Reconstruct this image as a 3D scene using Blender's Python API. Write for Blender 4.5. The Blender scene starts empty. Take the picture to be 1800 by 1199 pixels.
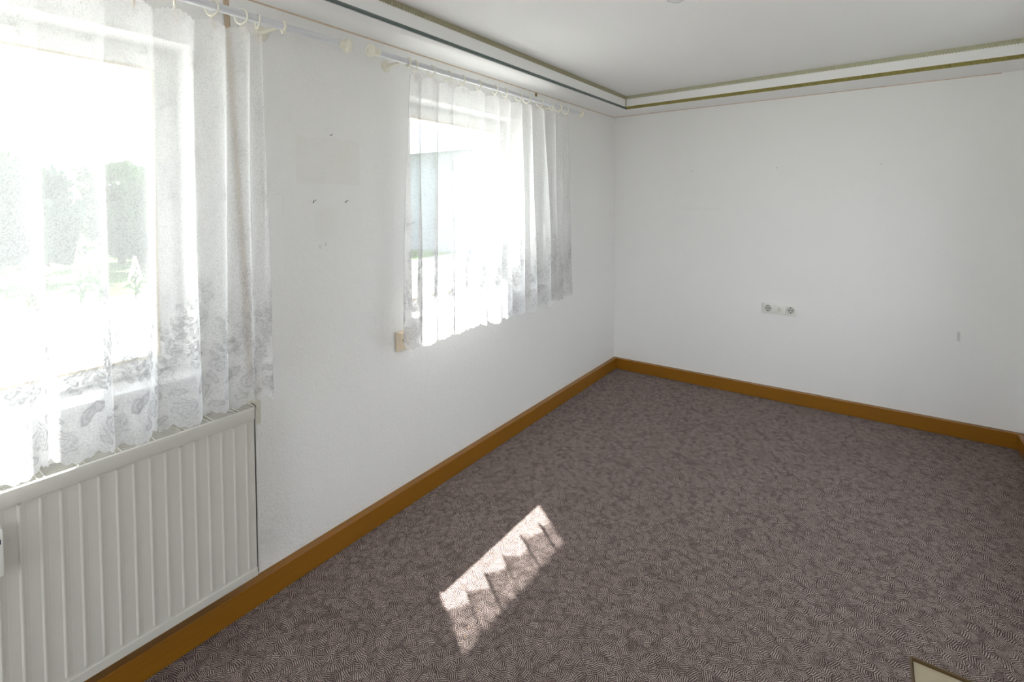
import bpy, bmesh, math, random
import numpy as np
from mathutils import Vector, Matrix
random.seed(7); rng = np.random.default_rng(7)
S = bpy.context.scene
COL = S.collection

# ------------------------------------------------------------------ camera
CAM = (1.8643, -4.1507, 1.4912)
YAW, PITCH, ROLL = 0.62462, -0.02814, -0.00731
F_PX, PY = 871.57, 381.32
f = Vector((-math.sin(YAW)*math.cos(PITCH), math.cos(YAW)*math.cos(PITCH), math.sin(PITCH)))
r0 = Vector((math.cos(YAW), math.sin(YAW), 0)); u0 = r0.cross(f)
r = r0*math.cos(ROLL) + u0*math.sin(ROLL); u = r.cross(f)
cd = bpy.data.cameras.new('camera'); cam = bpy.data.objects.new('camera', cd); COL.objects.link(cam)
M = Matrix((r, u, -f)).transposed().to_4x4(); M.translation = Vector(CAM); cam.matrix_world = M
cd.sensor_fit = 'HORIZONTAL'; cd.sensor_width = 36.0; cd.lens = F_PX/1800*36
cd.shift_y = -(599.5-PY)/1800; cd.clip_start = 0.02; cd.clip_end = 300
S.camera = cam

# ------------------------------------------------------------------ world, sun, exposure
S.view_settings.view_transform = 'Standard'; S.view_settings.look = 'None'
S.view_settings.exposure = 1.80; S.view_settings.gamma = 1.0; S.view_settings.use_curve_mapping = False
SKY, SUN = 1.22, 8.3
w = bpy.data.worlds.new('sky'); S.world = w; w.use_nodes = True
nt = w.node_tree; nt.nodes.clear()
tc = nt.nodes.new('ShaderNodeTexCoord'); sx = nt.nodes.new('ShaderNodeSeparateXYZ')
rp = nt.nodes.new('ShaderNodeValToRGB'); bg = nt.nodes.new('ShaderNodeBackground'); wo = nt.nodes.new('ShaderNodeOutputWorld')
rp.color_ramp.elements[0].position = 0.0; rp.color_ramp.elements[0].color = (0.985, 0.985, 1.0, 1)
rp.color_ramp.elements[1].position = 0.9; rp.color_ramp.elements[1].color = (0.80, 0.88, 1.0, 1)
nt.links.new(tc.outputs['Generated'], sx.inputs[0]); nt.links.new(sx.outputs['Z'], rp.inputs[0])
nt.links.new(rp.outputs[0], bg.inputs[0]); bg.inputs[1].default_value = SKY; nt.links.new(bg.outputs[0], wo.inputs[0])
SUN_DIR = Vector((0.585, -0.41, -1.0)).normalized()
sl = bpy.data.lights.new('sun', 'SUN'); sl.energy = SUN; sl.angle = math.radians(0.7); sl.color = (1.0, 0.965, 0.92)
so = bpy.data.objects.new('sun', sl); COL.objects.link(so); so.location = (-6, 4, 9)
so.rotation_euler = SUN_DIR.to_track_quat('-Z', 'Y').to_euler()
cy = S.cycles
cy.max_bounces = 14; cy.diffuse_bounces = 8; cy.transmission_bounces = 8; cy.transparent_max_bounces = 24
cy.sample_clamp_indirect = 8.0

# ------------------------------------------------------------------ node materials
class NT:
    def __init__(s, name):
        s.m = bpy.data.materials.new(name); s.m.use_nodes = True; s.t = s.m.node_tree; s.t.nodes.clear()
        s.out = s.n('ShaderNodeOutputMaterial')
    def n(s, typ, **k):
        x = s.t.nodes.new(typ)
        for a, b in k.items(): setattr(x, a, b)
        return x
    def l(s, a, b): s.t.links.new(a, b)
    def put(s, sock, v):
        if isinstance(v, bpy.types.NodeSocket): s.l(v, sock)
        elif isinstance(v, (tuple, list)) and len(v) == 3 and sock.type == 'RGBA': sock.default_value = (*v, 1)
        else: sock.default_value = v
    def math(s, op, a, b=0.0, c=0.0, clamp=False):
        x = s.n('ShaderNodeMath', operation=op, use_clamp=clamp)
        s.put(x.inputs[0], a); s.put(x.inputs[1], b)
        if op in ('MULTIPLY_ADD', 'SMOOTH_MIN', 'COMPARE'): s.put(x.inputs[2], c)
        return x.outputs[0]
    def mix(s, fac, a, b, blend='MIX'):
        x = s.n('ShaderNodeMix', data_type='RGBA', blend_type=blend)
        s.put(x.inputs[0], fac); s.put(x.inputs[6], a); s.put(x.inputs[7], b); return x.outputs[2]
    def obj(s): return s.n('ShaderNodeTexCoord').outputs['Object']
    def mapping(s, v, scale=(1,1,1), rot=(0,0,0), loc=(0,0,0)):
        x = s.n('ShaderNodeMapping'); s.l(v, x.inputs[0])
        x.inputs['Scale'].default_value = scale; x.inputs['Rotation'].default_value = rot; x.inputs['Location'].default_value = loc
        return x.outputs[0]
    def noise(s, v, scale, detail=3, rough=0.55):
        x = s.n('ShaderNodeTexNoise'); s.l(v, x.inputs['Vector'])
        x.inputs['Scale'].default_value = scale; x.inputs['Detail'].default_value = detail; x.inputs['Roughness'].default_value = rough
        return x.outputs['Fac']
    def vor(s, v, scale, feature='F1'):
        x = s.n('ShaderNodeTexVoronoi', feature=feature); s.l(v, x.inputs['Vector']); x.inputs['Scale'].default_value = scale
        return x
    def ramp(s, fac, stops):
        x = s.n('ShaderNodeValToRGB'); e = x.color_ramp.elements
        while len(e) < len(stops): e.new(0.5)
        for i, (p, c) in enumerate(stops): e[i].position = p; e[i].color = (*c, 1)
        s.put(x.inputs[0], fac); return x.outputs[0]
    def bump(s, h, strength, dist):
        x = s.n('ShaderNodeBump'); x.inputs['Strength'].default_value = strength; x.inputs['Distance'].default_value = dist
        s.l(h, x.inputs['Height']); return x.outputs[0]
    def pbr(s, col, rough=0.6, normal=None, metal=0.0, spec=0.5):
        b = s.n('ShaderNodeBsdfPrincipled'); s.put(b.inputs['Base Color'], col); s.put(b.inputs['Roughness'], rough)
        b.inputs['Metallic'].default_value = metal; b.inputs['Specular IOR Level'].default_value = spec
        if normal is not None: s.l(normal, b.inputs['Normal'])
        s.l(b.outputs[0], s.out.inputs[0]); return s.m

def plain(name, col, rough=0.5, var=0.06, scale=30, bump=0.0, metal=0.0, spec=0.5):
    t = NT(name); o = t.obj(); n = t.noise(o, scale, 4)
    c = t.mix(n, tuple(x*(1-var) for x in col), tuple(min(1, x*(1+var)) for x in col))
    return t.pbr(c, rough, t.bump(n, bump, 0.002) if bump else None, metal, spec)

def box_mask(t, v, lo, hi, axes, soft=0.004):
    sp = t.n('ShaderNodeSeparateXYZ'); t.l(v, sp.inputs[0]); res = None
    for a in axes:
        for val, sgn in ((lo[a], 1), (hi[a], -1)):
            d = t.math('MULTIPLY', t.math('SUBTRACT', sp.outputs[a], val), sgn/soft)
            d = t.math('ADD', d, 0.5, clamp=True); res = d if res is None else t.math('MULTIPLY', res, d)
    return res

def wall_mat(name, col, chip, stains=()):
    t = NT(name); o = t.obj()
    n1 = t.noise(o, 95, 3, 0.6); n2 = t.noise(o, 28, 3, 0.5); n0 = t.noise(o, 1.3, 3)
    h = t.math('ADD', t.math('MULTIPLY', n1, 0.6), t.math('MULTIPLY', n2, 0.6))
    c = t.mix(n0, tuple(x*0.975 for x in col), col)
    for lo, hi, axes, k, sc, soft in stains:
        m = t.math('MULTIPLY', box_mask(t, o, lo, hi, axes, soft), t.math('MULTIPLY', t.noise(o, 9, 4), k), clamp=True)
        c = t.mix(m, c, sc)
    return t.pbr(c, 0.85, t.bump(h, chip, 0.006), spec=0.2)

M_WALL_L = wall_mat('woodchip wallpaper', (0.865, 0.86, 0.85), 0.8, [
    ((0, -3.04, 1.577), (0, -2.737, 1.77), (1, 2), 0.40, (0.735, 0.72, 0.635), 0.006),
    ((0, -2.965, 1.35), (0, -2.86, 1.47), (1, 2), 0.25, (0.74, 0.725, 0.66), 0.02),
    ((0, -2.9425, 1.305), (0, -2.9375, 1.325), (1, 2), 0.75, (0.45, 0.42, 0.38), 0.009), ((0, -2.916, 1.316), (0, -2.911, 1.330), (1, 2), 1.0, (0.40, 0.38, 0.35), 0.008)])
M_WALL_B = wall_mat('smooth painted wallpaper', (0.865, 0.86, 0.85), 0.16, [
    ((2.322, 0, 0.60), (2.335, 0, 0.66), (0, 2), 1.0, (0.45, 0.44, 0.43), 0.010),
    ((0.59, 0, 1.42), (0.90, 0, 1.445), (0, 2), 0.12, (0.55, 0.53, 0.50), 0.012)])
M_CEIL = wall_mat('ceiling paint', (0.89, 0.885, 0.88), 0.22)
M_SOFFIT = wall_mat('soffit paint', (0.89, 0.885, 0.88), 0.10)

def carpet_mat():
    t = NT('loop carpet'); o = t.obj()
    warp = t.n('ShaderNodeTexNoise'); t.l(o, warp.inputs['Vector']); warp.inputs['Scale'].default_value = 45; warp.inputs['Detail'].default_value = 1
    wv = t.n('ShaderNodeVectorMath', operation='MULTIPLY_ADD'); t.l(warp.outputs['Color'], wv.inputs[0])
    wv.inputs[1].default_value = (0.004, 0.004, 0); t.l(o, wv.inputs[2])
    v = t.vor(wv.outputs[0], 46)
    sp = t.n('ShaderNodeSeparateColor'); t.l(v.outputs['Color'], sp.inputs[0])
    ang = t.math('MULTIPLY', sp.outputs[0], math.pi*2)
    xy = t.n('ShaderNodeSeparateXYZ'); t.l(wv.outputs[0], xy.inputs[0])
    p = t.math('ADD', t.math('MULTIPLY', xy.outputs[0], t.math('COSINE', ang)), t.math('MULTIPLY', xy.outputs[1], t.math('SINE', ang)))
    ln = t.math('SINE', t.math('ADD', t.math('MULTIPLY', p, 2*math.pi/0.0062), t.math('MULTIPLY', sp.outputs[1], 6.28)))
    edge = t.math('MULTIPLY_ADD', t.math('MULTIPLY', t.math('SUBTRACT', 0.75, v.outputs['Distance'], clamp=True), 6.0, clamp=True), 0.42, 0.58)
    fz = t.noise(o, 420, 2, 0.7)
    k = t.math('ADD', t.math('MULTIPLY', ln, 0.58), t.math('MULTIPLY_ADD', fz, 1.0, -0.17))
    fl = t.noise(o, 210, 2, 0.6); k = t.math('ADD', k, t.math('MULTIPLY_ADD', fl, 1.5, -0.78))
    k = t.math('ADD', k, t.math('MULTIPLY_ADD', sp.outputs[2], 0.2, -0.12))
    k = t.math('MULTIPLY', k, edge, clamp=True)
    tone = t.noise(o, 60, 3, 0.6)
    light = t.mix(tone, (0.46, 0.365, 0.325), (0.68, 0.57, 0.52))
    dark = t.mix(tone, (0.036, 0.024, 0.024), (0.080, 0.056, 0.056))
    c = t.mix(k, dark, light)
    big = t.noise(o, 2.2, 3, 0.6)
    c = t.mix(t.math('MULTIPLY', big, 0.35), c, t.mix(0.5, c, (0.16, 0.115, 0.10)))
    sp2 = t.vor(o, 7.0); spk = t.math('LESS_THAN', sp2.outputs['Distance'], 0.022)
    spc = t.n('ShaderNodeSeparateColor'); t.l(sp2.outputs['Color'], spc.inputs[0])
    c = t.mix(t.math('MULTIPLY', spk, t.math('LESS_THAN', spc.outputs[0], 0.3)), c, (0.42, 0.25, 0.14))
    return t.pbr(c, 0.95, t.bump(k, 0.5, 0.003), spec=0.1)
M_CARPET = carpet_mat()

def wood_mat(name, a, b, axis):
    t = NT(name); o = t.obj()
    sc = [26, 26, 26]; sc[axis] = 1.1
    n = t.noise(t.mapping(o, tuple(sc)), 3.0, 6, 0.65)
    sc2 = [160, 160, 160]; sc2[axis] = 4
    n2 = t.noise(t.mapping(o, tuple(sc2)), 2.0, 2)
    c = t.mix(n2, t.mix(n, a, b), t.mix(0.5, a, b))
    return t.pbr(c, 0.27, t.bump(n2, 0.08, 0.001), spec=0.5)
M_WOOD_Y = wood_mat('varnished pine along wall', (0.215, 0.084, 0.005), (0.34, 0.142, 0.011), 1)
M_WOOD_X = wood_mat('varnished pine across', (0.215, 0.084, 0.005), (0.34, 0.142, 0.011), 0)
M_ENAMEL = plain('radiator enamel', (0.60, 0.58, 0.535), 0.32, 0.02, 12)
M_DARK = plain('dark cavity', (0.05, 0.05, 0.048), 0.8)
M_UPVC = plain('white window plastic', (0.83, 0.83, 0.82), 0.35, 0.02)
M_SILL = plain('white sill board', (0.84, 0.84, 0.83), 0.4, 0.02)
M_SEAL = plain('yellowed seal', (0.55, 0.42, 0.22), 0.7, 0.3, 60)
M_ROD = plain('white rod tube', (0.66, 0.67, 0.70), 0.28, 0.02)
M_CREAM = plain('cream plastic', (0.80, 0.77, 0.66), 0.35, 0.04)
M_HOOK = plain('yellowed hook', (0.62, 0.44, 0.18), 0.5, 0.2, 200)
M_BEIGE = plain('beige plastic', (0.72, 0.61, 0.46), 0.4, 0.05)
M_PLATE = plain('ivory cover plate', (0.70, 0.67, 0.58), 0.45, 0.03)
M_SOCK = plain('white socket plastic', (0.80, 0.795, 0.765), 0.35, 0.02)
M_SOCK_Y = plain('yellowish socket bar', (0.60, 0.56, 0.33), 0.4, 0.05)
M_BOWL = plain('socket bowl', (0.55, 0.54, 0.50), 0.45, 0.03)
M_BLACK = plain('black hole', (0.015, 0.014, 0.013), 0.7)
M_STEEL = plain('nail steel', (0.16, 0.15, 0.14), 0.4, 0.1, 100, metal=0.7)
M_CLIP = plain('earthing clip metal', (0.5, 0.5, 0.48), 0.35, 0.1, 100, metal=1.0)
M_OLIVE = plain('olive braid', (0.36, 0.335, 0.225), 0.8, 0.35, 420, 0.4)
M_OLIVE2 = plain('golden olive braid', (0.30, 0.26, 0.075), 0.7, 0.3, 420, 0.4)
M_PALE = plain('pale olive braid', (0.47, 0.47, 0.33), 0.8, 0.35, 420, 0.4)
M_GREYCORD = plain('grey green cord', (0.13, 0.165, 0.155), 0.7, 0.3, 300, 0.3)
M_TAN = plain('tan joint line', (0.62, 0.50, 0.39), 0.9, 0.35, 25)
M_PUTTY = plain('broken plaster', (0.30, 0.20, 0.11), 0.9, 0.4, 150)
M_BOARD = plain('beige floor board', (0.44, 0.37, 0.25), 0.5, 0.08, 6)
M_EDGE = plain('brown floor edging', (0.115, 0.068, 0.022), 0.45, 0.2, 50)
M_STRAP = plain('beige shutter strap', (0.50, 0.40, 0.29), 0.85, 0.15, 300, 0.3)
M_LED = plain('dark display', (0.02, 0.025, 0.05), 0.15)
M_OPAL = plain('opal glass', (0.74, 0.77, 0.75), 0.12, 0.02)
M_PLASTER = plain('outside render', (0.70, 0.68, 0.64), 0.9, 0.05, 12)
M_SLAB = plain('subfloor', (0.3, 0.28, 0.25), 0.9)

def glass_mat():
    t = NT('window glass'); tr = t.n('ShaderNodeBsdfTransparent'); gl = t.n('ShaderNodeBsdfGlossy'); gl.inputs['Roughness'].default_value = 0.02
    tr.inputs[0].default_value = (0.95, 0.97, 0.97, 1)
    lw = t.n('ShaderNodeLayerWeight'); lw.inputs[0].default_value = 0.5; mx = t.n('ShaderNodeMixShader')
    t.l(t.math('MULTIPLY_ADD', t.math('POWER', lw.outputs['Facing'], 5.0), 0.9, 0.04), mx.inputs[0]); t.l(tr.outputs[0], mx.inputs[1]); t.l(gl.outputs[0], mx.inputs[2]); t.l(mx.outputs[0], t.out.inputs[0])
    return t.m
M_GLASS = glass_mat()

def lace_mat():
    # open net: the covered share of the cloth grows with the slant of the ray through it
    t = NT('lace net'); at = t.n('ShaderNodeAttribute', attribute_name='lace')
    uv = t.n('ShaderNodeTexCoord').outputs['UV']
    dots = t.vor(uv, 260); fine = t.math('MULTIPLY', t.math('SUBTRACT', 0.5, dots.outputs['Distance']), 0.34)
    cov = t.math('ADD', at.outputs['Fac'], t.math('MULTIPLY', fine, t.math('SUBTRACT', 1.15, at.outputs['Fac'])))
    cov = t.math('MAXIMUM', t.math('MINIMUM', cov, 0.93), 0.12)
    lw = t.n('ShaderNodeLayerWeight'); lw.inputs[0].default_value = 0.5
    cosv = t.math('MAXIMUM', t.math('SUBTRACT', 1.0, lw.outputs['Facing']), 0.12)
    op = t.math('SUBTRACT', 1.0, t.math('POWER', t.math('SUBTRACT', 1.0, cov), t.math('POWER', cosv, -0.5)))
    d = t.n('ShaderNodeBsdfDiffuse'); tl = t.n('ShaderNodeBsdfTranslucent'); tr = t.n('ShaderNodeBsdfTransparent')
    mot = t.math('MULTIPLY', t.math('SUBTRACT', at.outputs['Fac'], 0.59, clamp=True), 4.5, clamp=True)
    t.l(t.mix(mot, (0.80, 0.80, 0.79), (0.55, 0.54, 0.53)), d.inputs[0]); t.l(t.mix(mot, (0.86, 0.86, 0.88), (0.39, 0.39, 0.41)), tl.inputs[0])
    m1 = t.n('ShaderNodeMixShader'); m1.inputs[0].default_value = 0.5; t.l(d.outputs[0], m1.inputs[1]); t.l(tl.outputs[0], m1.inputs[2])
    m2 = t.n('ShaderNodeMixShader'); t.l(op, m2.inputs[0]); t.l(tr.outputs[0], m2.inputs[1]); t.l(m1.outputs[0], m2.inputs[2])
    t.l(m2.outputs[0], t.out.inputs[0]); return t.m
M_LACE = lace_mat()

def leaf_mat(name, a, b):
    t = NT(name); o = t.obj(); n = t.noise(o, 3.0, 3); c = t.mix(n, a, b)
    d = t.n('ShaderNodeBsdfDiffuse'); tl = t.n('ShaderNodeBsdfTranslucent'); m = t.n('ShaderNodeMixShader'); m.inputs[0].default_value = 0.3
    t.l(c, d.inputs[0]); t.l(c, tl.inputs[0]); t.l(d.outputs[0], m.inputs[1]); t.l(tl.outputs[0], m.inputs[2]); t.l(m.outputs[0], t.out.inputs[0])
    return t.m

# ------------------------------------------------------------------ mesh helpers
def box(bm, lo, hi, bevel=0.0, seg=2):
    vs = [bm.verts.new((x, y, z)) for x in (lo[0], hi[0]) for y in (lo[1], hi[1]) for z in (lo[2], hi[2])]
    fs = [(0,1,3,2), (4,6,7,5), (0,4,5,1), (2,3,7,6), (0,2,6,4), (1,5,7,3)]
    ff = [bm.faces.new([vs[i] for i in q]) for q in fs]
    if bevel:
        ed = list({e for q in ff for e in q.edges})
        bmesh.ops.bevel(bm, geom=ed, offset=bevel, segments=seg, affect='EDGES', profile=0.5)
    return vs

def tube(bm, path, rad, n=14, cap=True):
    path = [Vector(p) for p in path]; rads = rad if isinstance(rad, (list, tuple)) else [rad]*len(path); rings = []
    for i, p in enumerate(path):
        t = (path[min(i+1, len(path)-1)] - path[max(i-1, 0)]).normalized()
        a = Vector((0, 0, 1)) if abs(t.z) < 0.9 else Vector((1, 0, 0))
        e1 = t.cross(a).normalized(); e2 = t.cross(e1)
        rings.append([bm.verts.new(p + (e1*math.cos(2*math.pi*k/n) + e2*math.sin(2*math.pi*k/n))*rads[i]) for k in range(n)])
    for a, b in zip(rings, rings[1:]):
        for k in range(n): bm.faces.new((a[k], a[(k+1) % n], b[(k+1) % n], b[k]))
    if cap: bm.faces.new(rings[0]); bm.faces.new(rings[-1])

def torus(bm, c, R, rr, nrm, n=28, m=8):
    c = Vector(c); nrm = Vector(nrm).normalized(); a = nrm.orthogonal().normalized(); b = nrm.cross(a); g = []
    for i in range(n):
        th = 2*math.pi*i/n; d = a*math.cos(th) + b*math.sin(th)
        g.append([bm.verts.new(c + d*(R + rr*math.cos(2*math.pi*j/m)) + nrm*rr*math.sin(2*math.pi*j/m)) for j in range(m)])
    for i in range(n):
        for j in range(m): bm.faces.new((g[i][j], g[(i+1) % n][j], g[(i+1) % n][(j+1) % m], g[i][(j+1) % m]))

def lathe(bm, c, axis, prof, n=28):
    c = Vector(c); ax = Vector(axis).normalized(); a = ax.orthogonal().normalized(); b = ax.cross(a); rings = []
    for rr, h in prof:
        if rr < 1e-5: rings.append([bm.verts.new(c + ax*h)])
        else: rings.append([bm.verts.new(c + ax*h + (a*math.cos(2*math.pi*k/n) + b*math.sin(2*math.pi*k/n))*rr) for k in range(n)])
    for p, q in zip(rings, rings[1:]):
        for k in range(n):
            k2 = (k+1) % n
            if len(p) == 1 and len(q) > 1: bm.faces.new((p[0], q[k], q[k2]))
            elif len(q) == 1 and len(p) > 1: bm.faces.new((p[k], q[0], p[k2]))
            elif len(p) > 1: bm.faces.new((p[k], q[k], q[k2], p[k2]))

def obj(name, bm, mat, parent=None, smooth=False, loc=None):
    bmesh.ops.recalc_face_normals(bm, faces=bm.faces[:])
    me = bpy.data.meshes.new(name); bm.to_mesh(me); bm.free()
    if loc is not None: me.transform(Matrix.Translation(-Vector(loc)))
    if smooth:
        me.polygons.foreach_set('use_smooth', [True]*len(me.polygons)); me.set_sharp_from_angle(angle=math.radians(40))
    me.materials.append(mat); o = bpy.data.objects.new(name, me); COL.objects.link(o)
    if parent is not None: o.parent = parent; 
    if loc is not None: o.location = loc
    return o

def BM(): return bmesh.new()
def boxes(name, lst, mat, parent=None, bevel=0.0, smooth=False):
    bm = BM()
    for lo, hi in lst: box(bm, lo, hi, bevel)
    return obj(name, bm, mat, parent, smooth)
def struct(o, label=None):
    o['kind'] = 'structure'
    if label: o['label'] = label
    return o
def thing(name, label, cat, group=None):
    o = bpy.data.objects.new(name, None); COL.objects.link(o); o.empty_display_size = 0.05
    return tag(o, label, cat, group)
def tag(o, label, cat, group=None):
    o['label'] = label; o['category'] = cat
    if group: o['group'] = group
    return o
def copy_tree(o, parent=None):
    c = o.copy(); COL.objects.link(c)
    if parent is not None: c.parent = parent
    for ch in o.children: copy_tree(ch, c)
    return c

# ------------------------------------------------------------------ room shell
X1, Y0 = 2.63, -6.0             # right wall, rear wall
ZS, ZC = 2.25, 2.36             # dropped soffit and main ceiling
TH = 0.40                       # outer wall thickness
WIN = {1: (-4.42, -3.41), 2: (-2.43, -1.46)}
WB, WT = 0.90, 2.03             # window opening bottom and top
REAR = (0.12, 2.52)             # added fill-light opening in the rear wall, behind the camera
SIDE = (-2.4, -0.75)            # added fill-light opening in the right wall, beyond the right picture edge

def wall_with_holes(name, mat, ys, z0, z1):
    bm = BM(); prev = Y0 - 0.2
    for a, b in ys:
        box(bm, (-TH, prev, z0), (0, a, z1)); box(bm, (-TH, a, z0), (0, b, WB)); box(bm, (-TH, a, WT), (0, b, z1)); prev = b
    box(bm, (-TH, prev, z0), (0, 0, z1)); return obj(name, bm, mat)
struct(wall_with_holes('wall_left', M_WALL_L, [WIN[1], WIN[2]], -0.25, 2.6), 'white woodchip wall with two windows and faint picture stains')
struct(boxes('wall_back', [((-TH, 0, -0.25), (X1+0.2, 0.2, 2.6))], M_WALL_B), 'plain white end wall with three nails and a socket strip')
struct(boxes('wall_right', [((X1, Y0-0.2, -0.25), (X1+0.2, SIDE[0], 2.6)), ((X1, SIDE[1], -0.25), (X1+0.2, 0, 2.6)),
    ((X1, SIDE[0], -0.25), (X1+0.2, SIDE[1], 0.70)), ((X1, SIDE[0], 2.12), (X1+0.2, SIDE[1], 2.6))], M_WALL_B))
struct(boxes('wall_rear', [((0, Y0-0.2, -0.25), (REAR[0], Y0, 2.6)), ((REAR[1], Y0-0.2, -0.25), (X1, Y0, 2.6)),
    ((REAR[0], Y0-0.2, -0.25), (REAR[1], Y0, 0.25)), ((REAR[0], Y0-0.2, 2.2), (REAR[1], Y0, 2.6))], M_WALL_B))

# floor covering with a rectangular cut-out
HX, HY = (1.986, 2.45), (-2.72, -2.113)
struct(boxes('floor', [((0, Y0, -0.008), (HX[0], 0, 0)), ((HX[1], Y0, -0.008), (X1, 0, 0)),
    ((HX[0], HY[1], -0.008), (HX[1], 0, 0)), ((HX[0], Y0, -0.008), (HX[1], HY[0], 0))], M_CARPET), 'mottled brown and grey loop carpet')
struct(boxes('floor_base', [((0, Y0, -0.25), (X1, 0, -0.03))], M_SLAB))
ht = thing('floor_hatch', 'beige board with dark brown edging set into the carpet', 'hatch')
boxes('board', [((HX[0]+0.009, HY[0]+0.009, -0.03), (HX[1]-0.009, HY[1]-0.009, -0.006))], M_BOARD, ht)
e = 0.006
boxes('edging', [((HX[0], HY[0], -0.03), (HX[0]+e, HY[1], 0.002)), ((HX[1]-e, HY[0], -0.03), (HX[1], HY[1], 0.002)),
    ((HX[0]+e, HY[0], -0.03), (HX[1]-e, HY[0]+e, 0.002)), ((HX[0]+e, HY[1]-e, -0.03), (HX[1]-e, HY[1], 0.002))], M_EDGE, ht)

# ceiling with a dropped soffit along the left and the end wall
CX, CY = 0.231, -0.275          # inner corner of the soffit
def fx(y): return CX - 0.0094*(CY - y)            # left fascia leans a little out of square
def fy(x): return CY - 0.0295*(x - CX)
struct(boxes('ceiling', [((0, Y0, ZC), (X1, 0, 2.6))], M_CEIL), 'matt white ceiling field inside the lowered border')
def prism(bm, pts, z0, z1):
    a = [bm.verts.new((x, y, z0)) for x, y in pts]; b = [bm.verts.new((x, y, z1)) for x, y in pts]; n = len(pts)
    bm.faces.new(a[::-1]); bm.faces.new(b)
    for i in range(n): bm.faces.new((a[i], a[(i+1) % n], b[(i+1) % n], b[i]))
bm = BM()
prism(bm, [(0, Y0), (fx(Y0), Y0), (CX, CY), (0, CY)], ZS, ZC)
prism(bm, [(0, CY), (CX, CY), (X1, fy(X1)), (X1, 0), (0, 0)], ZS, ZC)
struct(obj('ceiling_border', bm, M_SOFFIT), 'lowered white ceiling border along the window wall and end wall')

def braid(name, p0, p1, out, zt, h, pitch, mat, thick=0.004, scallop=0.35):
    """woven strip glued on the fascia: lower edge scalloped, raised diagonal cords"""
    p0 = Vector(p0); p1 = Vector(p1); L = (p1-p0).length; d = (p1-p0)/L; out = Vector(out); n = int(L/pitch); bm = BM(); sub = 4
    top, bot, topo, boto, mid = [], [], [], [], []
    for i in range(n*sub+1):
        s = L*i/(n*sub); ph = (i % sub)/sub
        zb = zt - h + h*scallop*(1-math.sin(math.pi*ph))*0.6
        b = p0 + d*s; w_ = thick*(0.75 + 0.6*math.sin(math.pi*ph))
        top.append(bm.verts.new((b.x, b.y, zt))); bot.append(bm.verts.new((b.x, b.y, zb)))
        topo.append(bm.verts.new(Vector((b.x, b.y, zt)) + out*thick)); boto.append(bm.verts.new(Vector((b.x, b.y, zb)) + out*thick*0.7))
        mid.append(bm.verts.new(Vector((b.x, b.y, zt-h*0.5)) + out*w_*1.4))
    for i in range(len(top)-1):
        for A, B in ((top, topo), (topo, mid), (mid, boto), (boto, bot)): bm.faces.new((A[i], A[i+1], B[i+1], B[i]))
    return struct(obj(name, bm, mat))
def cord(name, p0, p1, rad, pitch, mat):
    """twisted cord: a row of slanted strands"""
    p0 = Vector(p0); p1 = Vector(p1); L = (p1-p0).length; d = (p1-p0)/L; n = int(L/pitch); bm = BM()
    up = Vector((0, 0, 1))
    for i in range(n):
        c = p0 + d*(L*(i+0.5)/n); tube(bm, [c - d*pitch*0.45 - up*rad*0.75, c + d*pitch*0.1, c + d*pitch*0.5 + up*rad*0.75], [pitch*0.25, pitch*0.46, pitch*0.25], 6)
    tube(bm, [p0, p1], rad*0.62, 6)
    return struct(obj(name, bm, mat))
ob = (fx(Y0), Y0); nl = Vector((1, 0.0094, 0)).normalized(); nb = Vector((-0.0295, -1, 0)).normalized()
braid('trim_1', (fx(-5.6), -5.6, 0), (CX, CY, 0), nl, ZC, 0.028, 0.014, M_OLIVE)['label'] = 'olive grey scalloped braid on top of the window side border'
cord('trim_2', (fx(-5.6)+0.004, -5.6, ZS+0.011), (CX+0.004, CY, ZS+0.011), 0.011, 0.0075, M_GREYCORD)['label'] = 'grey green twisted cord along the lower window side border'
braid('trim_3', (CX, CY, 0), (X1, fy(X1), 0), nb, ZC, 0.028, 0.014, M_PALE)['label'] = 'pale olive scalloped braid on top of the end wall border'
braid('trim_4', (CX, CY, 0), (X1, fy(X1), 0), nb, ZS+0.024, 0.024, 0.010, M_OLIVE2, 0.006, 0.2)['label'] = 'golden olive braid along the lower end wall border'
struct(boxes('trim_5', [((CX, CY-0.007, ZS), (CX+0.007, CY, ZC-0.026))], M_OLIVE, bevel=0.002), 'short upright braid in the ceiling border corner')
struct(boxes('trim_6', [((0, Y0, ZS-0.006), (0.0022, 0, ZS))], M_TAN), 'thin tan joint line above the window wall')
struct(boxes('trim_7', [((0.0022, -0.0022, ZS-0.005), (2.50, 0, ZS))], M_TAN), 'thin tan joint line above the end wall')

# baseboards
BH, BT, JY = 0.0937, 0.0374, -0.585
bl = struct(thing('baseboard_left', 'varnished brown baseboard below the windows', None)); del bl['category']
boxes('board', [((0, Y0, 0), (BT, JY-0.0008, BH))], M_WOOD_Y, bl, 0.003); boxes('board', [((0, JY+0.0008, 0), (BT, 0, BH))], M_WOOD_Y, bl, 0.003)
struct(boxes('baseboard_back', [((BT+0.0006, -BT, 0), (X1, 0, BH))], M_WOOD_X, bevel=0.003), 'varnished brown baseboard on the end wall')
struct(boxes('baseboard_right', [((X1-BT, Y0, 0), (X1, -BT-0.001, BH))], M_WOOD_Y, bevel=0.003))

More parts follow.
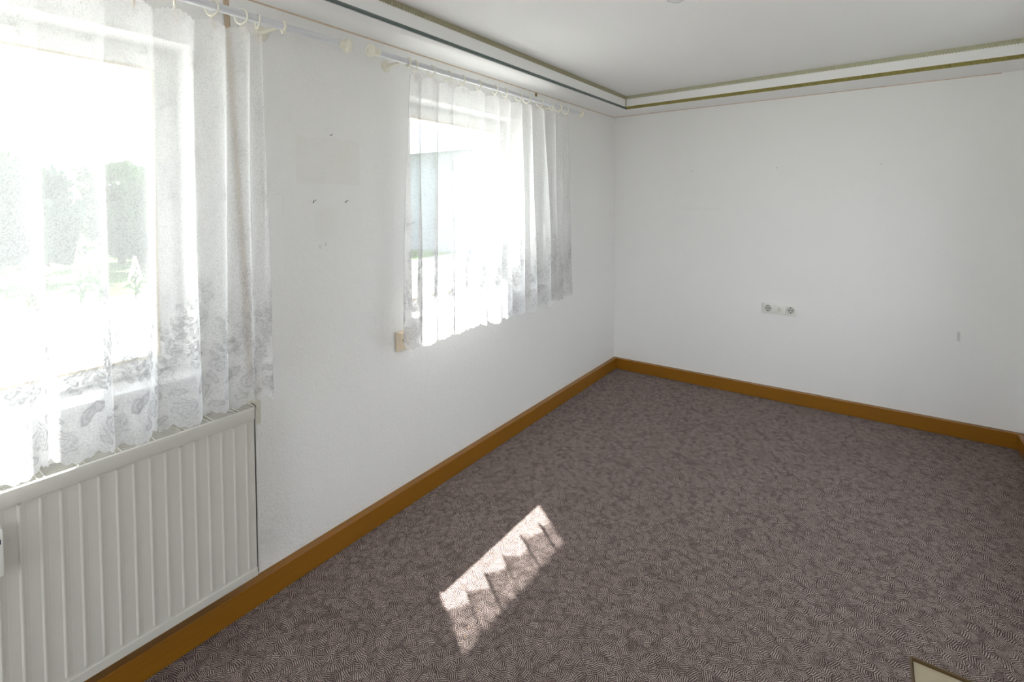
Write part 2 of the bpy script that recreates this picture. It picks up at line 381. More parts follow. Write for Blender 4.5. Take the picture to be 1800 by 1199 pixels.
# ------------------------------------------------------------------ windows
def bars(bm, y0, y1, z0, z1, wd, xa, xb, bev=0.004):
    box(bm, (xa, y0, z0), (xb, y0+wd, z1), bev); box(bm, (xa, y1-wd, z0), (xb, y1, z1), bev)
    box(bm, (xa, y0+wd, z0), (xb, y1-wd, z0+wd), bev); box(bm, (xa, y0+wd, z1-wd), (xb, y1-wd, z1), bev)
def window(n, label):
    y0, y1 = WIN[n]; wroot = bpy.data.objects.new('window_%d' % n, None); COL.objects.link(wroot); struct(wroot, label)
    bm = BM(); bars(bm, y0, y1, WB, WT, 0.045, -0.20, -0.135); obj('frame', bm, M_UPVC, wroot, True)
    bm = BM(); bars(bm, y0+0.028, y1-0.028, WB+0.028, WT-0.028, 0.055, -0.175, -0.115); obj('sash', bm, M_UPVC, wroot, True)
    g = 0.078
    boxes('pane', [((-0.156, y0+g, WB+g), (-0.152, y1-g, WT-g))], M_GLASS, wroot)
    bm = BM(); bars(bm, y0+g-0.003, y1-g+0.003, WB+g-0.003, WT-g+0.003, 0.007, -0.119, -0.113, 0.0)
    obj('seal_strip', bm, M_SEAL, wroot)['label'] = 'yellowed seal around the glass'
    boxes('sill', [((-0.135, y0, WB-0.002), (0.022, y1, WB+0.018))], M_SILL, wroot, 0.004, True)
    boxes('outside_sill', [((-TH-0.04, y0, WB-0.012), (-0.20, y1, WB+0.004))], M_SILL, wroot)
    for z in (1.16, 1.62):
        bm = BM(); tube(bm, [(-0.108, y1-0.034, z-0.03), (-0.108, y1-0.034, z+0.03)], 0.009, 12); box(bm, (-0.118, y1-0.075, z-0.012), (-0.105, y1-0.02, z+0.012), 0.002)
        obj('hinge', bm, M_ROD, wroot, True)
    bm = BM(); box(bm, (-0.116, y0+0.043, 1.42), (-0.104, y0+0.069, 1.50), 0.003); tube(bm, [(-0.106, y0+0.056, 1.46), (-0.07, y0+0.056, 1.46), (-0.066, y0+0.056, 1.455), (-0.066, y0+0.056, 1.35)], 0.009, 10)
    obj('handle', bm, M_ROD, wroot, True)
    return wroot
window(1, 'white framed window behind the near lace curtain above the radiator')
window(2, 'white framed window behind the far lace curtain')
w3 = bpy.data.objects.new('window_3', None); COL.objects.link(w3); struct(w3)  # unseen window added to bring in fill daylight from behind
bm = BM()
for a, b in ((REAR[0], (REAR[0]+REAR[1])/2), ((REAR[0]+REAR[1])/2, REAR[1])):
    for lo, hi in (((a, 0.25), (a+0.05, 2.2)), ((b-0.05, 0.25), (b, 2.2)), ((a+0.05, 0.25), (b-0.05, 0.3)), ((a+0.05, 2.15), (b-0.05, 2.2))):
        box(bm, (lo[0], Y0-0.15, lo[1]), (hi[0], Y0-0.08, hi[1]), 0.004)
obj('frame', bm, M_UPVC, w3)
boxes('pane', [((REAR[0]+0.04, Y0-0.117, 0.29), (REAR[1]-0.04, Y0-0.113, 2.16))], M_GLASS, w3)
w4 = bpy.data.objects.new('window_4', None); COL.objects.link(w4); struct(w4)  # unseen window added so daylight from the side brightens the room
n4 = 3; d4 = (SIDE[1]-SIDE[0])/n4
for i in range(n4):
    bm = BM(); bars(bm, SIDE[0]+i*d4, SIDE[0]+(i+1)*d4, 0.70, 2.12, 0.05, X1+0.08, X1+0.15); obj('frame', bm, M_UPVC, w4)
    boxes('pane', [((X1+0.113, SIDE[0]+i*d4+0.04, 0.74), (X1+0.117, SIDE[0]+(i+1)*d4-0.04, 2.08))], M_GLASS, w4)

# ------------------------------------------------------------------ curtain rods and rings
RX, RR = 0.155, 0.0135
def rod(label, y0, y1, z, brs, left_cap=True):
    t = thing('curtain_rod', label, 'curtain rod', 'white curtain rods')
    bm = BM(); tube(bm, [(RX, y0, z), (RX, y1, z)], RR, 20); obj('tube', bm, M_ROD, t, True)
    prof = [(0.0, -0.03), (0.0155, -0.03), (0.0165, -0.008), (0.0155, -0.004), (0.016, 0.0), (0.025, 0.006), (0.0275, 0.013), (0.026, 0.019), (0.018, 0.024), (0.010, 0.0235), (0.0085, 0.021), (0.0, 0.021)]
    for y, s in ((y1, 1), (y0, -1)):
        if s < 0 and not left_cap: continue
        bm = BM(); lathe(bm, (RX, y, z), (0, s, 0), prof); obj('end_cap', bm, M_CREAM, t, True)
    for yb in brs:
        bm = BM()
        lathe(bm, (0, yb, z+0.006), (1, 0, 0), [(0, 0), (0.027, 0), (0.027, 0.005), (0.022, 0.011), (0.013, 0.018), (0.009, 0.03), (0.0075, 0.08), (0.008, RX-0.018), (0, RX-0.012)], 24)
        torus(bm, (RX, yb, z), RR+0.003, 0.0045, (0, 1, 0), 24, 8); box(bm, (RX-0.007, yb-0.006, z-RR-0.012), (RX+0.007, yb+0.006, z-RR-0.001), 0.002)
        obj('bracket', bm, M_CREAM, t, True)
    return t
Z1, Z2 = 2.128, 2.136
rod('white curtain rod over the near window, cut by the picture edge', -4.75, -2.915, Z1, (-3.172, -4.55))
rod('white curtain rod over the far window with both round end caps', -2.775, -0.925, Z2, (-2.578, -1.215))

def ring_proto():
    t = thing('curtain_ring', 'ring', 'curtain ring', 'curtain rings')
    bm = BM(); torus(bm, (0, 0, -0.0085), 0.0240, 0.0031, (0, 1, 0), 30, 8); obj('hoop', bm, M_CREAM, t, True)
    bm = BM(); torus(bm, (0, 0, -0.0375), 0.0042, 0.0014, (1, 0, 0), 14, 6)
    tube(bm, [(0, 0, -0.041), (0, 0.001, -0.050), (0.003, 0.003, -0.056)], 0.0016, 8); obj('eyelet', bm, M_CREAM, t, True)
    bm = BM(); tube(bm, [(0.003, 0.003, -0.052), (0.007, 0.003, -0.060), (0.006, 0.003, -0.074), (0.001, 0.002, -0.078)], 0.0023, 8); obj('hook', bm, M_HOOK, t, True)
    return t
R1 = [-4.02, -3.90, -3.75, -3.62, -3.515, -3.408, -3.318, -3.262]
R2 = [-2.537, -2.433, -2.316, -2.207, -2.079, -1.932, -1.840, -1.703, -1.614, -1.468, -1.318, -1.235, -1.140]
ordn = ['first', 'second', 'third', 'fourth', 'fifth', 'sixth', 'seventh', 'eighth', 'ninth', 'tenth', 'eleventh', 'twelfth', 'thirteenth']
ring0 = None
for ys, z, nm in ((R1, Z1, 'near'), (R2, Z2, 'far')):
    for i, y in enumerate(ys):
        if ring0 is None: ring0 = o = ring_proto()
        else: o = copy_tree(ring0)
        o.location = (RX, y, z); o.rotation_euler = (random.uniform(-.10, .10), random.uniform(-.06, .06), random.uniform(-.45, .45))
        k = ordn[i] if nm == 'far' else ordn[len(ys)-1-i]
        o['label'] = ('%s cream ring from the left end of the far curtain rod' % k) if nm == 'far' else ('%s cream ring from the right end of the near curtain rod' % k)
        o['group'] = 'curtain rings on the %s rod' % nm

# ------------------------------------------------------------------ lace curtains
def ell(s, h, cx, cy, a, b, ang, per=None):
    dx = s - cx
    if per: dx = (dx + per/2) % per - per/2
    dy = h - cy; c, sn = math.cos(ang), math.sin(ang)
    return np.sqrt(((dx*c + dy*sn)/a)**2 + ((-dx*sn + dy*c)/b)**2)
def leaf(acc, s, h, cx, cy, a, b, ang, per, v=0.86):
    d = ell(s, h, cx, cy, a, b, ang, per)
    np.maximum(acc, np.where(d < 1, np.where(d > 0.72, v, 0.69), 0), out=acc)
def flower(acc, s, h, cx, cy, R, per, v=0.88):
    for k in range(5):
        an = 2*math.pi*k/5 + 0.3; leaf(acc, s, h, cx+R*0.6*math.cos(an), cy+R*0.6*math.sin(an), R*0.42, R*0.36, an, per, v)
    d = ell(s, h, cx, cy, R*0.24, R*0.24, 0, per); acc[d < 1] = 0.56
def rose(acc, s, h, cx, cy, R, per):
    d = ell(s, h, cx, cy, R, R*0.92, 0.2, per); dx = (s-cx+per/2) % per - per/2; th = np.arctan2(h-cy, dx)
    rr = d*3.1 + 0.33*np.sin(3*th + d*4)
    v = np.where((rr % 1.0) < 0.30, 0.82, 0.64); np.maximum(acc, np.where(d < 1, v, 0), out=acc)
def lace(s, h, H):
    """covered share of the net at arc length s and height h above the hem"""
    acc = np.zeros_like(s); P = 0.215
    # dense rose border
    hb = 0.085 + 0.022*np.cos(2*np.pi*s/P) + 0.010*np.cos(4*np.pi*s/P + 1)
    np.maximum(acc, np.where(h < hb, 0.57 + 0.05*np.sin(s*900)*np.sin(h*900), 0), out=acc)
    rose(acc, s, h, 0.05, 0.075, 0.042, P); rose(acc, s, h, 0.155, 0.055, 0.034, P); rose(acc, s, h, 0.11, 0.155, 0.031, P)
    for cx, cy, a, b, an in ((0.0, 0.12, .026, .011, .9), (0.09, 0.115, .024, .010, 2.2), (0.20, 0.11, .026, .011, 1.3), (0.14, 0.105, .022, .009, .4), (0.02, 0.035, .02, .01, 2.6), (0.10, 0.03, .022, .010, .3)):
        leaf(acc, s, h, cx, cy, a, b, an, P)
    # climbing vines that thin out upwards
    for cx0, top, ph in ((0.045, 0.44, 0.0), (0.115, 0.30, 2.0), (0.18, 0.38, 4.0)):
        k = 0; y = 0.185
        while y < top:
            cx = cx0 + 0.018*math.sin(y*22+ph)
            if k % 3 == 2: flower(acc, s, h, cx, y, 0.019, P)
            else:
                leaf(acc, s, h, cx-0.017, y, .0175, .0075, 2.35, P); leaf(acc, s, h, cx+0.017, y+0.009, .0175, .0075, 0.75, P)
                leaf(acc, s, h, cx+0.002, y+0.018, .012, .006, 1.5, P, 0.8)
            y += 0.028 + 0.008*(y > 0.3); k += 1
    # scattered sprigs above
    for ox, oy in ((0.03, 0.56), (0.1375, 0.70), (0.03, 0.84), (0.1375, 0.98), (0.03, 1.12)):
        flower(acc, s, h, ox, oy, 0.015, P, 0.78)
        for dx, dy, an in ((-.026, .026, 2.3), (-.004, .036, 1.6), (.024, .026, .8), (-.030, -.014, .4), (.020, -.030, 2.2)):
            leaf(acc, s, h, ox+dx*.85, oy+dy*.85, .012, .0052, an, P, 0.76)
    # heading band
    t = H - h; hd = 0.045 + 0.006*np.cos(2*np.pi*s/0.045)
    band = np.where(t < hd, 0.59 + 0.06*((np.sin(s*2*np.pi/0.045)*np.sin(t*2*np.pi/0.03)) > 0.1), 0)
    np.maximum(acc, band, out=acc)
    return np.maximum(acc, 0.56)

def curtain(label, pleats, yl, yr, ztop, zhem, res, seed, flare):
    R = np.random.default_rng(seed); H = ztop - zhem
    F = np.array([yl] + list(pleats) + [yr]); T = np.arange(len(F)) - 0.0
    n_c = int(1.9*(yr-yl)/res); n_r = int(H/res)
    t = np.linspace(0.35, len(F)-1.35, n_c); z01 = np.linspace(0, 1, n_r)        # z01: 0 hem, 1 top
    base = np.interp(t, T, F); wid = np.interp(t, T[:-1]+0.5, np.diff(F))
    amp = np.interp(t, T, R.uniform(0.75, 1.25, len(F))); drift = np.interp(t, T, R.normal(0, 0.010, len(F)))
    lean = np.interp(t, T, R.normal(0, 0.012, len(F)))
    c = np.cos(2*np.pi*t); s_ = np.sin(2*np.pi*t); pk = 2*((1+c)/2)**1.6 - 1
    down = (1 - z01)[:, None]; grow = 0.010 + 0.024*np.clip(down*1.6, 0, 1)**0.7
    k = np.clip(wid/0.11, 0.55, 1.25)[None, :]
    X = RX + 0.004 + grow*k*(amp*pk)[None, :] + drift[None, :]*down + 0.004*np.sin(6*down+3*t[None, :])
    Y = base[None, :] + (0.22*wid*s_)[None, :]*(0.55+0.6*down) + lean[None, :]*down + flare*down*((t - t.mean())/(t[-1]-t[0]))[None, :]*2
    Y = Y + 0.006*np.sin(2*np.pi*2*t + 1.3)[None, :]*down
    # arc length of the cloth measured half way down
    m = n_r//2; ds = np.hypot(np.diff(X[m]), np.diff(Y[m])); s = np.concatenate([[0], np.cumsum(ds)])
    sag = 0.012*np.abs(np.sin(np.pi*t))**1.0
    hem = zhem + 0.015 - 0.007*np.abs(np.sin(np.pi*s/0.0215)) - 0.019*np.abs(np.sin(np.pi*s/0.0860)) + np.interp(t, T, R.normal(0, 0.006, len(F)))
    top = ztop - sag + 0.003*np.cos(2*np.pi*s/0.0225)
    Z = hem[None, :]*(1-z01)[:, None] + top[None, :]*z01[:, None]
    Sg = np.broadcast_to(s[None, :], X.shape); Hh = np.broadcast_to((z01*H)[:, None], X.shape)
    A = lace(np.ascontiguousarray(Sg).ravel(), np.ascontiguousarray(Hh).ravel(), H)
    co = np.stack([X.ravel(), Y.ravel(), Z.ravel()], 1).astype(np.float32)
    idx = np.arange(n_r*n_c).reshape(n_r, n_c)
    q = np.stack([idx[:-1, :-1], idx[:-1, 1:], idx[1:, 1:], idx[1:, :-1]], -1).reshape(-1, 4)
    me = bpy.data.meshes.new('lace_curtain'); me.vertices.add(len(co)); me.vertices.foreach_set('co', co.ravel())
    me.loops.add(q.size); me.loops.foreach_set('vertex_index', q.ravel().astype(np.int32))
    me.polygons.add(len(q)); me.polygons.foreach_set('loop_start', (np.arange(len(q))*4).astype(np.int32))
    me.polygons.foreach_set('use_smooth', np.ones(len(q), bool)); me.update(calc_edges=True)
    at = me.attributes.new('lace', 'FLOAT', 'POINT'); at.data.foreach_set('value', A.astype(np.float32))
    uv = me.uv_layers.new(name='UVMap'); U = np.stack([Sg.ravel(), Hh.ravel()], 1)[q.ravel()].astype(np.float32); uv.data.foreach_set('uv', U.ravel())
    me.materials.append(M_LACE); me.validate()
    o = bpy.data.objects.new('lace_curtain', me); COL.objects.link(o)
    return tag(o, label, 'curtain', 'white lace curtains')
curtain('white floral lace curtain over the near window, hem on the radiator', [-4.5, -4.38, -4.27, -4.14]+R1, -4.62, -3.238, Z1-0.045, 0.824, 0.0026, 3, -0.005)
curtain('white floral lace curtain over the far window above the beige socket', R2, -2.60, -1.085, Z2-0.043, 0.832, 0.0042, 5, 0.03)

# ------------------------------------------------------------------ radiator
ra = thing('radiator', 'cream ribbed panel radiator under the near window', 'radiator')
yA, yB, xf, zb, zt = -4.545, -3.286, 0.120, 0.180, 0.780
P0, PITCH_ = -3.314, 0.0405
bm = BM(); prof = []
y = P0 + PITCH_*0.25
ys = [(yB, 0.0)]  # pressed ribs: steep on one flank, slow on the other
k = 0
while P0 - k*PITCH_ > yA + 0.03:
    c0 = P0 - k*PITCH_
    ys += [(c0+0.021, 0.05), (c0+0.013, 0.18), (c0+0.006, 0.55), (c0+0.002, 0.9), (c0+0.0, 1.0), (c0-0.0015, 0.9), (c0-0.0045, 0.0), (c0-0.012, 0.0)]; k += 1
ys.append((yA, 0.0))
zr = [(zb, 0), (zb+0.030, 0), (zb+0.040, 1), (zt-0.050, 1), (zt-0.044, 0), (zt-0.040, 0)]
grid = [[bm.verts.new((xf - 0.005 + 0.005*a*g, yy, z)) for yy, a in ys] for z, g in zr]
for a, b in zip(grid, grid[1:]):
    for i in range(len(ys)-1): bm.faces.new((a[i], a[i+1], b[i+1], b[i]))
box(bm, (xf-0.010, yA, zb), (xf+0.002, yB, zb+0.028), 0.002)
obj('front_panel', bm, M_ENAMEL, ra)
boxes('top_rail', [((xf-0.008, yA, zt-0.042), (xf+0.004, yB, zt))], M_ENAMEL, ra, 0.003, True)
boxes('side_panel', [((0.012, yB+0.005, zb+0.004), (xf-0.004, yB+0.0075, zt-0.004))], M_ENAMEL, ra)
boxes('side_panel', [((0.012, yA-0.0075, zb+0.004), (xf-0.004, yA-0.005, zt-0.004))], M_ENAMEL, ra)
boxes('back_panel', [((0.018, yA, zb), (0.028, yB, zt-0.006))], M_ENAMEL, ra)
boxes('convector_core', [((0.030, yA+0.01, zb+0.03), (xf-0.013, yB-0.004, zt-0.045))], M_DARK, ra)
for yy in (yA+0.2, yB-0.23): boxes('wall_bracket', [((0.0, yy, 0.25), (0.02, yy+0.03, 0.70))], M_ENAMEL, ra)
for k in range(9):
    x = 0.036 + k*0.0083
    boxes('grille_slat', [((x, yA, zt-0.013), (x+0.0042, yB+0.002, zt-0.004))], M_ENAMEL, ra)
boxes('grille_edge', [((0.018, yA, zt-0.012), (0.030, yB+0.004, zt-0.003))], M_ENAMEL, ra)
for k in range(15):
    yy = -3.339 - k*0.083
    if yy < yA+0.02: break
    bm = BM()
    for d_ in (-0.0085, 0.0055): box(bm, (0.026, yy+d_, zt-0.0125), (xf-0.006, yy+d_+0.004, zt-0.0022))
    obj('grille_crossbar', bm, M_ENAMEL, ra)
hm = boxes('heat_meter', [((xf-0.004, -3.952, 0.582), (xf+0.026, -3.9145, 0.698))], M_SOCK, ra, 0.004, True)
hm['label'] = 'white heat meter with dark display'
boxes('display', [((xf+0.026, -3.945, 0.664), (xf+0.0268, -3.9195, 0.676))], M_LED, hm)

# shutter strap and its winder plate
st = thing('shutter_strap', 'beige shutter strap with ivory winder plate beside the near curtain', 'strap')
bm = BM(); a = [(-3.308, 2.249), (-3.289, 2.249), (-3.228, 0.84), (-3.247, 0.84)]
prism_v = [[bm.verts.new((x, y, z)) for y, z in a] for x in (0.004, 0.006)]
bm.faces.new(prism_v[0]); bm.faces.new(prism_v[1][::-1])
for i in range(4): bm.faces.new((prism_v[0][i], prism_v[0][(i+1) % 4], prism_v[1][(i+1) % 4], prism_v[1][i]))
obj('strap', bm, M_STRAP, st)
boxes('winder_plate', [((0, -3.266, 0.668), (0.010, -3.207, 0.850))], M_PLATE, st, 0.003, True)
bm = BM(); tube(bm, [(0.0105, -3.243, 0.755), (0.011, -3.233, 0.748), (0.011, -3.227, 0.738), (0.0105, -3.226, 0.728)], 0.0013, 6); obj('scratch', bm, M_BLACK, st)['label'] = 'dark curved crack'

# ------------------------------------------------------------------ sockets and nails
ws = thing('wall_socket', 'beige surface wall socket below the left edge of far curtain', 'socket')
bm = BM(); ya, yb_, za, zb_ = -2.545, -2.465, 0.772, 0.868
b0 = [(0.004, ya, za), (0.004, yb_, za), (0.004, yb_, zb_), (0.004, ya, zb_)]; b1 = [(0.012, y, z) for _, y, z in b0]
b2 = [(0.026, ya+0.016, za+0.006), (0.026, yb_-0.006, za+0.006), (0.026, yb_-0.006, zb_-0.010), (0.026, ya+0.016, zb_-0.010)]
L = [[bm.verts.new(p) for p in q] for q in (b0, b1, b2)]
for A, B in zip(L, L[1:]):
    for i in range(4): bm.faces.new((A[i], A[(i+1) % 4], B[(i+1) % 4], B[i]))
bm.faces.new(L[0]); bm.faces.new(L[2]); obj('cover', bm, M_BEIGE, ws)
boxes('back_plate', [((0, ya+0.004, za+0.004), (0.0045, yb_-0.004, zb_-0.004))], M_DARK, ws)
boxes('contact_slot', [((0.0258, -2.5195, 0.818), (0.0264, -2.5165, 0.832))], M_BLACK, ws)
boxes('contact_slot', [((0.0258, -2.5085, 0.818), (0.0264, -2.5055, 0.832))], M_BLACK, ws)

so3 = thing('socket_strip', 'white triple socket strip low on the end wall', 'socket')
xs0, xs1, zs0, zs1 = 1.214, 1.440, 0.645, 0.7255
boxes('frame', [((xs0, -0.009, zs0), (xs1, 0, zs1))], M_SOCK, so3, 0.003, True)
cw = (xs1-xs0)/3
for i in range(3):
    cx, cz = xs0 + cw*(i+0.5), (zs0+zs1)/2; c = (cx, -0.009, cz)
    p = boxes('socket_insert', [((cx-0.0345, -0.0115, cz-0.034), (cx+0.0345, -0.008, cz+0.034))], M_SOCK, so3, 0.0015, True)
    if i != 1:
        bm = BM(); lathe(bm, (cx, -0.0116, cz), (0, -1, 0), [(0.0255, 0), (0.0255, 0.0015), (0.0205, 0.0015), (0.0195, 0.0003), (0, 0.0003)], 32); obj('bowl', bm, M_BOWL, p, True)
        for dx in (-0.0095, 0.0095):
            bm = BM(); lathe(bm, (cx+dx, -0.0119, cz), (0, -1, 0), [(0.0042, 0), (0.0042, 0.0004), (0, 0.0004)], 14); obj('pin_hole', bm, M_BLACK, p)
        for dz in (-0.0185, 0.0185): boxes('earth_clip', [((cx-0.0035, -0.0135, cz+dz-0.004), (cx+0.0035, -0.0118, cz+dz+0.004))], M_STEEL, p)
    else:
        bm = BM(); lathe(bm, (cx, -0.0116, cz), (0, -1, 0), [(0.0225, 0), (0.0225, 0.0022), (0.019, 0.0032), (0, 0.0032)], 32); obj('round_cover', bm, M_SOCK, p, True)
        boxes('centre_bar', [((cx-0.016, -0.0172, cz-0.0025), (cx+0.016, -0.0146, cz+0.0025))], M_SOCK_Y, p)
        for dz in (-0.0125, 0.0125):
            bm = BM(); lathe(bm, (cx, -0.0148, cz+dz), (0, -1, 0), [(0.003, 0), (0.003, 0.0006), (0, 0.0006)], 12); obj('screw', bm, M_STEEL, p)

def nail(label, base, out, hook):
    o_ = Vector(out); b = Vector(base); bm = BM()
    tube(bm, [b - o_*0.004, b + o_*0.010 + Vector((0, 0, 0.002)), b + o_*0.014 + Vector((0, 0, 0.004))], 0.0010, 8)
    lathe(bm, b + o_*0.014 + Vector((0, 0, 0.004)), out, [(0, -0.001), (0.0022, -0.001), (0.0022, 0.001), (0, 0.0015)], 12)
    if hook: box(bm, (b.x, b.y-0.0018, b.z-0.007), (b.x+0.0015, b.y+0.0018, b.z+0.001))
    o = obj('nail', bm, M_STEEL, None, True, loc=base); return tag(o, label, 'nail', 'picture nails in the walls')
nail('topmost dark nail on the wall between the two windows', (0, -2.884, 1.782), (1, 0, 0), False)
nail('lower dark hook nail between the windows, nearer the near curtain', (0, -2.967, 1.504), (1, 0, 0), True)
nail('lower dark hook nail between the windows, nearer the far curtain', (0, -2.811, 1.503), (1, 0, 0), True)
nail('small nail on the end wall nearest the window wall', (0.689, 0, 1.735), (0, -1, 0), False)
nail('small nail on the end wall above the socket strip', (1.305, 0, 1.734), (0, -1, 0), False)
nail('small nail on the end wall farthest from the window wall', (1.926, 0, 1.731), (0, -1, 0), False)

bm = BM(); bmesh.ops.create_icosphere(bm, subdivisions=2, radius=0.015)
for v in bm.verts: v.co *= random.uniform(0.75, 1.2); v.co.x = max(-0.002, v.co.x*0.35)
bmesh.ops.translate(bm, verts=bm.verts, vec=(0.001, -1.274, 2.232))
tag(obj('wall_plug', bm, M_PUTTY), 'brown broken plug in the wall above the far curtain rod', 'wall plug')

# opal lamp hanging from the ceiling, only its lower tip is in the picture
lp = thing('ceiling_lamp', 'opal glass ceiling lamp cut off by the top picture edge', 'lamp')
LC = (1.262, -2.233)
bm = BM(); lathe(bm, (LC[0], LC[1], 2.252), (0, 0, 1), [(0, 0), (0.022, 0.003), (0.038, 0.012), (0.048, 0.028), (0.049, 0.045), (0.040, 0.066), (0.028, 0.076)], 36); obj('lamp_shade', bm, M_OPAL, lp, True)
bm = BM(); lathe(bm, (LC[0], LC[1], ZC), (0, 0, -1), [(0, 0), (0.045, 0), (0.044, 0.012), (0.030, 0.022), (0.030, 0.036), (0, 0.036)], 32); obj('ceiling_mount', bm, M_SOCK, lp, True)

# ------------------------------------------------------------------ outside
GZ = -0.15
def ground_mat():
    t = NT('pale gravel and lawn'); o = t.obj(); n = t.noise(o, 30, 4); sp = t.n('ShaderNodeSeparateXYZ'); t.l(o, sp.inputs[0])
    grav = t.mix(n, (0.50, 0.49, 0.46), (0.66, 0.65, 0.62)); lawn = t.mix(n, (0.09, 0.16, 0.045), (0.16, 0.24, 0.08))
    m = t.math('MULTIPLY', t.math('SUBTRACT', t.math('ADD', -9.5, t.noise(o, 0.7, 2)), sp.outputs[0]), 6.0, clamp=True)
    bounce_cut = t.math('MULTIPLY', t.math('SUBTRACT', sp.outputs[0], 0.0), 6.0, clamp=True)  # unseen ground past the window wall, darkened to limit light bounced indoors
    grav = t.mix(bounce_cut, grav, t.mix(n, (0.13, 0.13, 0.12), (0.19, 0.185, 0.175)))
    return t.pbr(t.mix(m, grav, lawn), 0.95, spec=0.1)
struct(boxes('ground', [((-60, -60, GZ-0.2), (60, 60, GZ-0.12))], ground_mat()))
bpy.data.objects['ground'].location.z = 0.12
M_LEAF = [leaf_mat('leaves %d' % i, a, b) for i, (a, b) in enumerate([((.04, .085, .035), (.08, .145, .06)), ((.055, .11, .05), (.115, .18, .085)), ((.03, .065, .045), (.065, .115, .075))])]
M_BARK = plain('bark', (0.14, 0.10, 0.07), 0.9, 0.3, 20, 0.5)
def tree(x, y, h, rad, mi, label):
    t = thing('garden_tree', label, 'tree', 'trees at the end of the garden'); t.location = (x, y, GZ)
    bm = BM(); tube(bm, [(0, 0, 0), (0.05, 0.02, h*0.3), (0, 0, h*0.75)], [0.11, 0.08, 0.03], 8)
    for k in range(4):
        an = k*1.6+x; tube(bm, [(0.03, 0.01, h*0.3), (rad*0.5*math.cos(an), rad*0.5*math.sin(an), h*0.55+0.1*k)], [0.04, 0.015], 6)
    obj('trunk', bm, M_BARK, t, True)
    n = 2600; R = np.random.default_rng(int(100*abs(x)+10*abs(y)))
    d = R.normal(size=(n, 3)); d /= np.linalg.norm(d, axis=1)[:, None]
    rr = R.uniform(0.55, 1.0, n)**0.5; lump = 1 + 0.22*np.sin(5*d[:, 0]+2*y)*np.cos(4*d[:, 1]+x) + 0.12*np.sin(9*d[:, 2]+x)
    c = d*(rr*lump)[:, None]*np.array([rad, rad, h*0.46]); c[:, 2] += h*0.55
    c[:, 2] = np.maximum(c[:, 2], 0.12)
    a = R.normal(size=(n, 3)); a /= np.linalg.norm(a, axis=1)[:, None]; b = np.cross(a, R.normal(size=(n, 3))); b /= np.linalg.norm(b, axis=1)[:, None]
    sz = R.uniform(0.07, 0.15, n)[:, None]
    V = np.stack([c-a*sz, c+b*sz*0.5, c+a*sz, c-b*sz*0.5], 1).reshape(-1, 3)
    me = bpy.data.meshes.new('crown'); me.from_pydata(V.tolist(), [], np.arange(4*n).reshape(-1, 4).tolist()); me.materials.append(M_LEAF[mi])
    o = bpy.data.objects.new('crown', me); COL.objects.link(o); o.parent = t
tr = [(-12.6, -5.6, 2.5, .72, 0), (-12.9, -3.6, 2.3, .70, 1), (-12.4, -1.6, 2.4, .72, 2), (-12.8, 0.4, 2.2, .70, 0), (-12.1, 2.4, 2.5, .74, 1),
      (-15.6, -4.6, 3.1, .90, 2), (-15.9, -1.9, 3.3, .92, 0), (-15.5, 0.8, 3.0, .90, 1)]
tl = ['green tree outside the near window, outermost of the front row', 'light green bushy tree outside the near window', 'dark bluish bush tree outside near window behind the flower spikes',
      'low green tree outside the near window beside its right frame', 'light green tree between the views of both windows', 'dark tree of the back row behind the light green bushy tree',
      'tallest green tree of the back row outside the near window', 'light green tree of the back row beside the low green tree']
for a, l_ in zip(tr, tl): tree(*a, l_)
M_PETAL = plain('pale flower spikes', (0.70, 0.68, 0.60), 0.9, 0.1, 20)
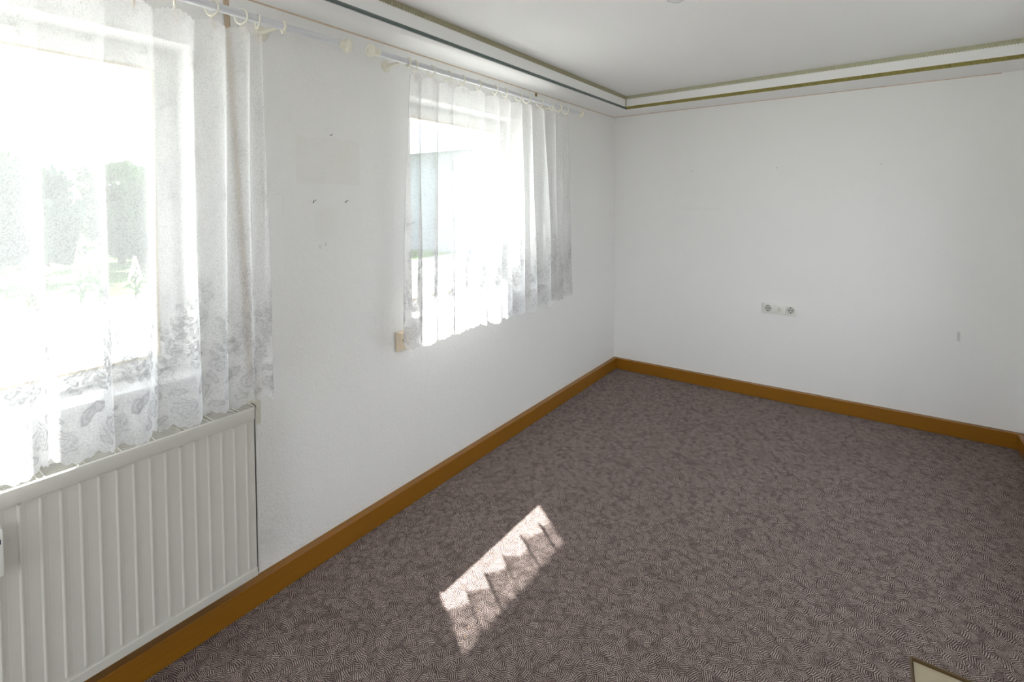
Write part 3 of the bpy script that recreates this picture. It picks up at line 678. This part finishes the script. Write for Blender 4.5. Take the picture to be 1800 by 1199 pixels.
def spike(x, y, h, label):
    t = thing('flower_spike', label, 'flower', 'pale flower spikes in the garden bed'); t.location = (x, y, GZ)
    bm = BM(); tube(bm, [(0, 0, 0), (0.01, 0, h*0.5), (0, 0.01, h)], [0.014, 0.010, 0.004], 6)
    for k in range(7):
        an = k*2.4; tube(bm, [(0, 0, 0.04+0.05*k), (0.10*math.cos(an), 0.10*math.sin(an), 0.14+0.05*k), (0.22*math.cos(an), 0.22*math.sin(an), 0.10+0.05*k)], [0.006, 0.035, 0.003], 6)
    obj('stem', bm, M_LEAF[1], t, True)
    bm = BM(); R = random.Random(int(x*100+y*10))
    for k in range(60):
        fz = k/60; an = k*2.4; rr = (0.085*(1-fz)+0.015); z = h*(0.42+0.58*fz)
        bmesh.ops.create_icosphere(bm, subdivisions=1, radius=0.022*(1.15-fz*0.7), matrix=Matrix.Translation((rr*math.cos(an), rr*math.sin(an), z)))
    obj('blossom', bm, M_PETAL, t, True)
for x, y, h, l_ in ((-9.0, -2.17, 1.25, 'tall pale flower spike outside near window, at the left'), (-8.9, -1.66, 1.05, 'pale flower spike, left one of the close pair outside'),
                    (-8.85, -1.42, 1.10, 'pale flower spike, right one of the close pair outside'), (-8.7, -0.95, 0.75, 'short pale flower spike outside by the near window frame')):
    spike(x, y, h, l_)
# neighbouring house seen through the far window
nh = thing('neighbour_house', 'pale neighbouring house with grey roof outside the far window', 'house')
HX0, HX1, HY0, HY1, HE, HRg = -15.0, -4.4, 8.2, 14.0, 3.3, 5.4
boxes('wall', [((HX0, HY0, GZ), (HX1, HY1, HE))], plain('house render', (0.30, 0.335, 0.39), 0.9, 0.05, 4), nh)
bm = BM(); ym = (HY0+HY1)/2
vv = [bm.verts.new(p) for p in ((HX0-.3, HY0-.45, HE-.1), (HX1+.3, HY0-.45, HE-.1), (HX1+.3, ym, HRg), (HX0-.3, ym, HRg), (HX0-.3, HY1+.45, HE-.1), (HX1+.3, HY1+.45, HE-.1))]
bm.faces.new((vv[0], vv[1], vv[2], vv[3])); bm.faces.new((vv[3], vv[2], vv[5], vv[4])); bm.faces.new((vv[0], vv[3], vv[4])); bm.faces.new((vv[1], vv[5], vv[2])); bm.faces.new((vv[0], vv[4], vv[5], vv[1]))
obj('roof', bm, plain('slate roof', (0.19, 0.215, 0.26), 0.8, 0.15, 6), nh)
